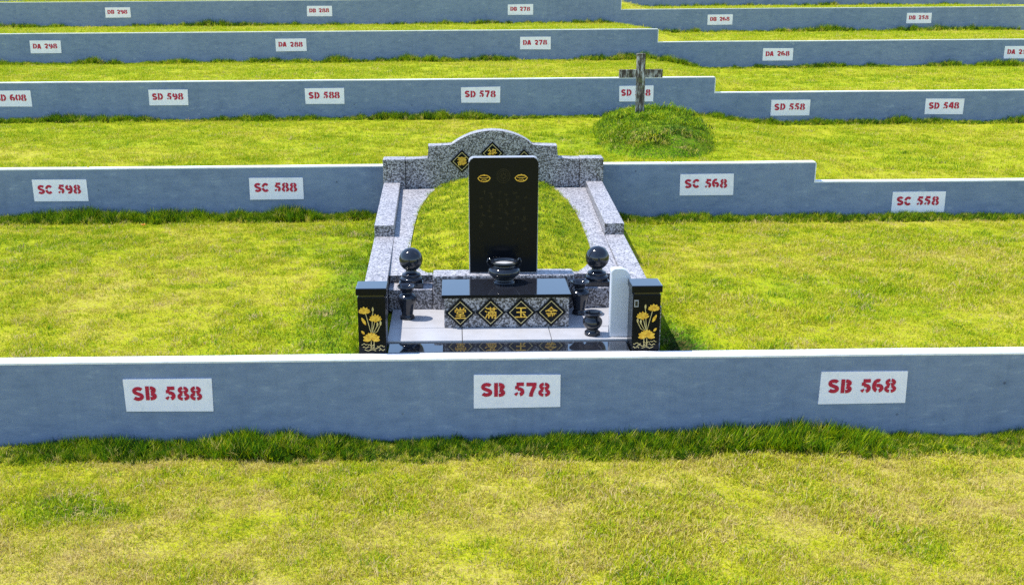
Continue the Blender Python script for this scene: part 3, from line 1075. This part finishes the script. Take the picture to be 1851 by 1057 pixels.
tab = empty('side_tablet', (1.455, 0.52, 0.023), 'white stone slab with rounded top leaning inside the right black pillar', 'stone tablet')
bm = bmesh.new()
out = [(-0.088, 0.0), (0.088, 0.0)]
for i in range(0, 13):
    a = R(90 * i / 12)
    out.append((-0.012 + 0.100 * math.cos(a), 0.525 + 0.105 * math.sin(a)))
for i in range(0, 5):
    a = R(90 + 90 * i / 4)
    out.append((-0.058 + 0.030 * math.cos(a), 0.598 + 0.030 * math.sin(a)))
add_prism_xz(bm, out, -0.045, 0.045, 0.010)
from_bm('tablet_body', bm, M_WHITE_STONE, tab)

# ---------------------------------------------------------------- burial mound and wooden cross
MX, MY0, MY1 = 3.05, 6.62, 11.4
def mound_cx(y): return 3.06 + 0.085 * (y - 7.0)
def mound_h(x, y):
    x = np.asarray(x, float); y = np.asarray(y, float)
    v = np.where(y < 8.4, (8.4 - y) / 1.72, (y - 8.4) / 2.9)
    u = (x - mound_cx(y)) / 0.86
    wob = 0.12 * (vnoise(x * 2.6, y * 2.6, 402) - 0.5)
    r2 = np.clip(np.abs(u) ** 2.2 + np.abs(v) ** 2.8 + wob, 0, 1)
    lump = 0.09 * (vnoise(x * 3.2, y * 3.2, 401) - 0.5) + 0.05 * (vnoise(x * 8, y * 8, 403) - 0.5)
    return np.maximum(0, 0.41 * (1 - r2) ** 0.48 + lump * (1 - r2) ** 0.5)
def mound_z(x, y): return terrace_z(1, x, y) - 0.012 + mound_h(x, y)
grid_ground('burial_mound', 1, np.linspace(1.9, 4.6, 55), np.linspace(6.5, 11.6, 90), 'grassy burial mound on the SC terrace at the foot of the cross',
            zf=mound_z, tf=lambda a, b: 0.72 + 0.5 * (fbm(a * 1.5, b * 1.5, 66) - 0.5) + 0 * a)

CX, CY = 3.075, 9.2
zb = float(mound_z(np.array(CX), np.array(CY)))
cross = empty('grave_cross', (CX, CY, zb - 0.02), 'weathered white wooden cross standing on the grassy burial mound', 'cross')
top = 2.003 - (zb - 0.02)
bm = bmesh.new()
add_box(bm, -0.068, 0.068, -0.045, 0.045, -0.15, top, 0.006)
for v in bm.verts:
    if v.co.z > 0:
        v.co.x -= 0.012 * v.co.z
from_bm('upright', bm, M_CROSS, cross)
bm = bmesh.new()
cz = 1.680 - (zb - 0.02)
for xa, xb in ((-0.362, -0.0785), (0.0590, 0.348)):
    add_box(bm, xa, xb, -0.038, 0.038, cz - 0.066, cz + 0.066, 0.006)
from_bm('crossbar', bm, M_CROSS, cross)

# a fallen leaf
bm = bmesh.new()
for i, a in enumerate((20, 95, 160, 240, 310)):
    L_ = 0.055
    p0 = bm.verts.new((0, 0, 0.006)); p1 = bm.verts.new((L_ * 0.5 * math.cos(R(a - 25)), L_ * 0.5 * math.sin(R(a - 25)), 0.022 + 0.003 * i))
    p2 = bm.verts.new((L_ * math.cos(R(a)), L_ * math.sin(R(a)), 0.03)); p3 = bm.verts.new((L_ * 0.5 * math.cos(R(a + 25)), L_ * 0.5 * math.sin(R(a + 25)), 0.018 + 0.004 * i))
    bm.faces.new((p0, p1, p2, p3))
lf = from_bm('fallen_leaf', bm, M_LEAF)
lf.location = (-4.22, 5.55, float(terrace_z(0, -4.22, 5.55)) + 0.02)
tag(lf, 'curled orange dry leaf lying on the lawn near the SC wall', 'leaf')

# ---------------------------------------------------------------- grass blades
def clump(name, n, lmin, lmax, radius, lean, width, seed):
    r = random.Random(seed)
    verts, faces, rnd, hgt = [], [], [], []
    for i in range(n):
        a = r.uniform(0, 2 * math.pi)
        d = radius * math.sqrt(r.random())
        bx, by = d * math.cos(a), d * math.sin(a)
        dirn = r.uniform(0, 2 * math.pi)
        L_ = r.uniform(lmin, lmax)
        ln = r.uniform(*lean)
        w = width * r.uniform(0.7, 1.3)
        sx, sy = -math.sin(dirn), math.cos(dirn)
        tw = r.uniform(-0.8, 0.8)
        sx, sy = math.cos(tw) * sx - math.sin(tw) * sy, math.sin(tw) * sx + math.cos(tw) * sy
        base = len(verts)
        q = r.random()
        x, y, z = bx, by, -0.006
        for j, (f, ww) in enumerate(((0.0, 1.0), (0.5, 0.85), (1.0, 0.0))):
            if j:
                tilt = ln * (0.55 if j == 1 else 1.35)
                x += math.cos(dirn) * math.sin(tilt) * L_ * 0.5
                y += math.sin(dirn) * math.sin(tilt) * L_ * 0.5
                z += math.cos(tilt) * L_ * 0.5
            if ww > 0:
                verts.append((x + sx * w * ww / 2, y + sy * w * ww / 2, z)); rnd.append(q); hgt.append(f)
                verts.append((x - sx * w * ww / 2, y - sy * w * ww / 2, z)); rnd.append(q); hgt.append(f)
            else:
                verts.append((x, y, z)); rnd.append(q); hgt.append(f)
        faces.append((base, base + 1, base + 3, base + 2))
        faces.append((base + 2, base + 3, base + 4))
    me = bpy.data.meshes.new(name)
    me.from_pydata(verts, [], faces)
    me.polygons.foreach_set('use_smooth', [True] * len(me.polygons))
    me.attributes.new('rnd', 'FLOAT', 'POINT').data.foreach_set('value', np.array(rnd, np.float32))
    me.attributes.new('hgt', 'FLOAT', 'POINT').data.foreach_set('value', np.array(hgt, np.float32))
    me.materials.append(M_BLADES)
    return bpy.data.objects.new(name, me)

short_col = bpy.data.collections.new('short_grass_tufts')
for i in range(6):
    short_col.objects.link(clump('short_tuft', 26, 0.022, 0.055, 0.075, (0.35, 1.15), 0.0048, 100 + i))
tall_col = bpy.data.collections.new('tall_grass_tufts')
for i in range(6):
    tall_col.objects.link(clump('tall_tuft', 22, 0.55, 1.15, 0.26, (0.10, 0.80), 0.046, 200 + i))

def instancer(col):
    ng = bpy.data.node_groups.new('scatter_' + col.name, 'GeometryNodeTree')
    ng.interface.new_socket('Geometry', in_out='INPUT', socket_type='NodeSocketGeometry')
    ng.interface.new_socket('Geometry', in_out='OUTPUT', socket_type='NodeSocketGeometry')
    gi = ng.nodes.new('NodeGroupInput'); go = ng.nodes.new('NodeGroupOutput')
    ci = ng.nodes.new('GeometryNodeCollectionInfo')
    ci.inputs['Collection'].default_value = col
    ci.inputs['Separate Children'].default_value = True
    ci.inputs['Reset Children'].default_value = True
    ip = ng.nodes.new('GeometryNodeInstanceOnPoints')
    ip.inputs['Pick Instance'].default_value = True
    def at(name, typ):
        n = ng.nodes.new('GeometryNodeInputNamedAttribute')
        n.data_type = typ
        n.inputs['Name'].default_value = name
        return n.outputs['Attribute']
    er = ng.nodes.new('FunctionNodeEulerToRotation')
    ng.links.new(at('rot', 'FLOAT_VECTOR'), er.inputs[0])
    ng.links.new(gi.outputs[0], ip.inputs['Points'])
    ng.links.new(ci.outputs[0], ip.inputs['Instance'])
    ng.links.new(at('idx', 'INT'), ip.inputs['Instance Index'])
    ng.links.new(er.outputs[0], ip.inputs['Rotation'])
    ng.links.new(at('scl', 'FLOAT_VECTOR'), ip.inputs['Scale'])
    ng.links.new(ip.outputs[0], go.inputs[0])
    return ng
NG_SHORT = instancer(short_col)
NG_TALL = instancer(tall_col)

def scatter(name, P, tone, scl, ng, label, seed, tilt=0.15, bias=0.0):
    g = np.random.default_rng(seed)
    n = len(P)
    me = bpy.data.meshes.new(name)
    me.vertices.add(n)
    me.vertices.foreach_set('co', P.astype(np.float32).ravel())
    rot = np.stack([g.normal(0, tilt, n) + bias, g.normal(0, tilt, n), g.uniform(0, 6.283, n)], 1)
    if bias:
        rot[:, 2] = g.uniform(-0.5, 0.5, n) + np.where(g.random(n) < 0.5, 0, 0)
    me.attributes.new('rot', 'FLOAT_VECTOR', 'POINT').data.foreach_set('vector', rot.astype(np.float32).ravel())
    me.attributes.new('scl', 'FLOAT_VECTOR', 'POINT').data.foreach_set('vector', scl.astype(np.float32).ravel())
    me.attributes.new('idx', 'INT', 'POINT').data.foreach_set('value', g.integers(0, 6, n).astype(np.int32))
    me.attributes.new('tone', 'FLOAT', 'POINT').data.foreach_set('value', tone.astype(np.float32))
    o = bpy.data.objects.new(name, me)
    scene.collection.objects.link(o)
    md = o.modifiers.new('scatter', 'NODES')
    md.node_group = ng
    return tag(o, label, 'grass', None, 'stuff')

G = np.random.default_rng(3)
def in_tomb(x, y):
    return (y > 0.10) & (y < 6.1) & (x > -0.875 - 0.0195 * y) & (x < 1.80 + 0.037 * y)

LAWN = {  # terrace: x range, y range, tufts per square metre, size
    -1: (-5.2, 5.6, -3.9, -0.02, 600, 0.86),
    0: (-6.9, 8.3, 0.16, 6.07, 340, 0.86),
    1: (-9.6, 12.3, D + 0.16, 2 * D - 0.02, 180, 0.92),
    2: (-11.8, 14.6, 2 * D + 0.16, 3 * D - 0.02, 110, 1.0),
    3: (-14, 17, 3 * D + 0.16, 4 * D - 0.02, 65, 1.1),
    4: (-15, 18, 4 * D + 0.16, 5 * D - 0.02, 45, 1.2),
}
for t, (xa, xb, ya, yb, den, sz) in LAWN.items():
    n = int((xb - xa) * (yb - ya) * den)
    x = G.uniform(xa, xb, n); y = G.uniform(ya, yb, n)
    keep = np.ones(n, bool)
    if t == 0:
        keep &= ~in_tomb(x, y)
    if t == 1:
        keep &= mound_h(x, y) < 0.02
        keep &= ~((y < 6.3) & (x > -1.0) & (x < 2.05))
    # leave thin and bare places
    thin = fbm(x * 2.2, y * 2.2, 300 + t, 3)
    keep &= G.random(n) < np.clip(0.35 + 1.9 * (thin - 0.25), 0.25, 1)
    x, y = x[keep], y[keep]
    z = terrace_z(t, x, y)
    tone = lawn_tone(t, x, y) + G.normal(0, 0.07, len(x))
    mott = vnoise(x * 5.5, y * 7, 330 + t) * 0.55 + vnoise(x * 14, y * 16, 340 + t) * 0.45          # hand-sized mottling
    tone = tone + (mott - 0.5) * {-1: 0.62, 0: 0.42}.get(t, 0.22)
    dead = G.random(len(x)) < {-1: 0.15, 0: 0.09}.get(t, 0.02)
    tone = np.where(dead, G.uniform(-0.25, 0.15, len(x)), tone)
    s = sz * (0.75 + 0.7 * vnoise(x * 1.7, y * 1.7, 310 + t)) * G.uniform(0.65, 1.45, len(x)) * (0.75 + 0.5 * mott)
    scatter('lawn_grass', np.stack([x, y, z], 1), tone, np.stack([s, s, s], 1), NG_SHORT,
            LAWN_LABELS[t].replace('lawn', 'lawn grass'), 20 + t)

# turf on the bed in the tomb
n = 2600
y = G.uniform(1.72, YB - 0.03, n)
u = G.uniform(-0.97, 0.97, n)
x = bed_cx(y) + u * np.vectorize(bed_half)(y)
scatter('bed_grass', np.stack([x, y, bed_z(x, y)], 1), 0.66 + 0.4 * (fbm(x * 2, y * 2, 77) - 0.5) + G.normal(0, 0.16, n), np.ones((n, 3)) * G.uniform(0.7, 1.15, (n, 1)),
        NG_SHORT, 'short turf growing on the bed behind the headstone', 61)
# grass on the burial mound
n = 4600
x = G.uniform(2.0, 4.5, n); y = G.uniform(6.6, 11.5, n)
k_ = mound_h(x, y) > 0.012
x, y = x[k_], y[k_]
front = np.clip((7.7 - y) / 0.7 + (fbm(x * 2, y * 2, 68) - 0.5) * 2, 0, 1)  # front slope: its shading put into the tone, dark tufts among dry straw
scatter('mound_grass', np.stack([x, y, mound_z(x, y)], 1), np.where(G.random(len(x)) < 0.6 * front, np.where(G.random(len(x)) < 0.45, G.uniform(0.1, 0.4, len(x)), 0.88), 0.775 + 0.30 * (fbm(x * 1.5, y * 1.5, 66) - 0.5) + G.normal(0, 0.1, len(x))),
        np.ones((len(x), 3)) * (0.6 + 2.2 * vnoise(x * 4, y * 4, 67) ** 2)[:, None], NG_SHORT, 'rough green grass covering the burial mound', 62, tilt=0.3)

# long grass along the foot of each wall
SB_TOP = [(-6, -0.66), (-3.99, -0.72), (-3.51, -0.68), (-3.02, -0.64), (-2.69, -0.68), (-2.6, -0.7), (-2.35, -0.68), (-2.06, -0.64), (-1.82, -0.61), (-1.44, -0.63), (-1.29, -0.68), (-1.1, -0.65), (-1.0, -0.66), (-0.81, -0.69), (-0.67, -0.74), (-0.43, -0.68), (0.1, -0.68), (0.25, -0.7), (0.59, -0.68), (1.12, -0.64), (1.65, -0.65), (1.95, -0.62), (2.47, -0.56), (2.76, -0.58), (3.1, -0.59), (3.35, -0.63), (3.64, -0.65), (3.74, -0.7), (4.03, -0.68), (4.33, -0.73), (4.67, -0.71), (4.96, -0.67), (6.5, -0.65)]
SC_TOP = [(-7, 0.05), (-6.37, 0.01), (-5.98, 0.1), (-5.77, 0.14), (-5.36, 0.13), (-5.05, 0.17), (-4.74, 0.18), (-4.55, 0.1), (-4.34, 0.1), (-4.2, 0.17), (-4.05, 0.13), (-3.82, 0.14), (-3.55, 0.12), (-3.4, 0.06), (-3.12, 0.12), (-2.89, 0.08), (-2.58, 0.1), (-2.5, 0.17), (-2.19, 0.18), (-1.92, 0.13), (-1.85, 0.04), (-1.42, 0.1), (-1.15, 0.07), (-0.96, 0.03), (2.2, -0.12), (2.39, -0.11), (2.62, -0.05), (2.93, -0.0), (3.09, -0.08), (3.4, -0.04), (4.02, -0.05), (4.49, -0.07), (5.12, -0.02), (5.59, -0.03), (5.98, -0.06), (6.22, -0.11), (6.85, -0.1), (7.15, -0.02), (7.55, -0.06), (8.03, -0.1)]
TALL = {0: (-5.2, 5.6, 1150, 0.42), 1: (-6.9, 8.3, 800, 0.34), 2: (-9.6, 12.3, 560, 0.30), 3: (-11.8, 14.6, 420, 0.30), 4: (-14, 17, 260, 0.28), 5: (-15, 18, 160, 0.28)}
for k, (xa, xb, den, dep) in TALL.items():
    n = int((xb - xa) * dep * den)
    x = G.uniform(xa, xb, n)
    dd = G.random(n) ** 1.15 * dep
    y = k * D - 0.015 - dd
    t = k - 1
    gz = terrace_z(t, x, y)
    if k == 0:
        top = np.interp(x, [p[0] for p in SB_TOP], [p[1] for p in SB_TOP])
        h = top - gz
    elif k == 1:
        top = np.interp(x, [p[0] for p in SC_TOP], [p[1] for p in SC_TOP])
        h = top - gz
    else:
        h = 0.05 + 0.20 * np.clip(fbm(x * 0.9, 0.5 + 0 * x, 500 + k) * 1.9 - 0.55, 0, 1)
    ragged = 0.62 + 0.62 * vnoise(x * 5.5, y * 5.5, 560 + k) * (0.6 + 0.8 * vnoise(x * 1.9, 0 * x, 570 + k))
    h = np.clip(h, 0.10 if k == 1 else 0.05, 0.4) * np.clip(ragged, 0.55, 1.1) * (1 - 0.5 * (dd / dep) ** 2.2) * G.uniform(0.8, 1.12, n)
    keep = dd < dep * (0.55 + 0.75 * fbm(x * 2.2, 0 * x, 580 + k, 3))                 # ragged front edge
    if k == 1:
        keep &= ~((x > -1.02) & (x < 2.1))
    if k == 2:
        keep &= mound_h(x, y) < 0.02
    x, y, gz, h, dd = x[keep], y[keep], gz[keep], h[keep], dd[keep]
    tone = 0.81 + 0.26 * (fbm(x * 1.1, y * 1.1, 520 + k) - 0.5) + 0.04 * (dd / dep) + G.normal(0, 0.11, len(x))
    tone = tone - (0.03 if k < 2 else 0.05)
    tone = np.where(G.random(len(x)) < 0.09, G.uniform(0.15, 0.45, len(x)), tone)
    wd = np.clip(h, 0.07, 0.16) * 1.15
    scatter('long_grass', np.stack([x, y, gz], 1), tone, np.stack([wd, wd, h * 1.08], 1), NG_TALL,
            'long dark green grass fringe along the foot of ' + ('the front SB wall' if k == 0 else 'the %s wall' % {1: 'SC', 2: 'SD', 3: 'DA', 4: 'DB', 5: 'farthest'}[k]), 40 + k, tilt=0.12, bias=0.16)
# straggling grass along the outside of the tomb's side walls
n = 420
y = G.uniform(0.25, 5.9, n)
s = G.random(n) < 0.5
x = np.where(s, -0.875 - 0.0195 * y - np.abs(G.normal(0, 0.05, n)), 1.80 + 0.037 * y + np.abs(G.normal(0, 0.05, n)))
h = G.uniform(0.03, 0.09, n)
scatter('edge_grass', np.stack([x, y, terrace_z(0, x, y)], 1), 0.68 + G.normal(0, 0.1, n), np.stack([h * 1.3, h * 1.3, h], 1), NG_TALL,
        'straggling grass along the outer sides of the tomb walls', 63)
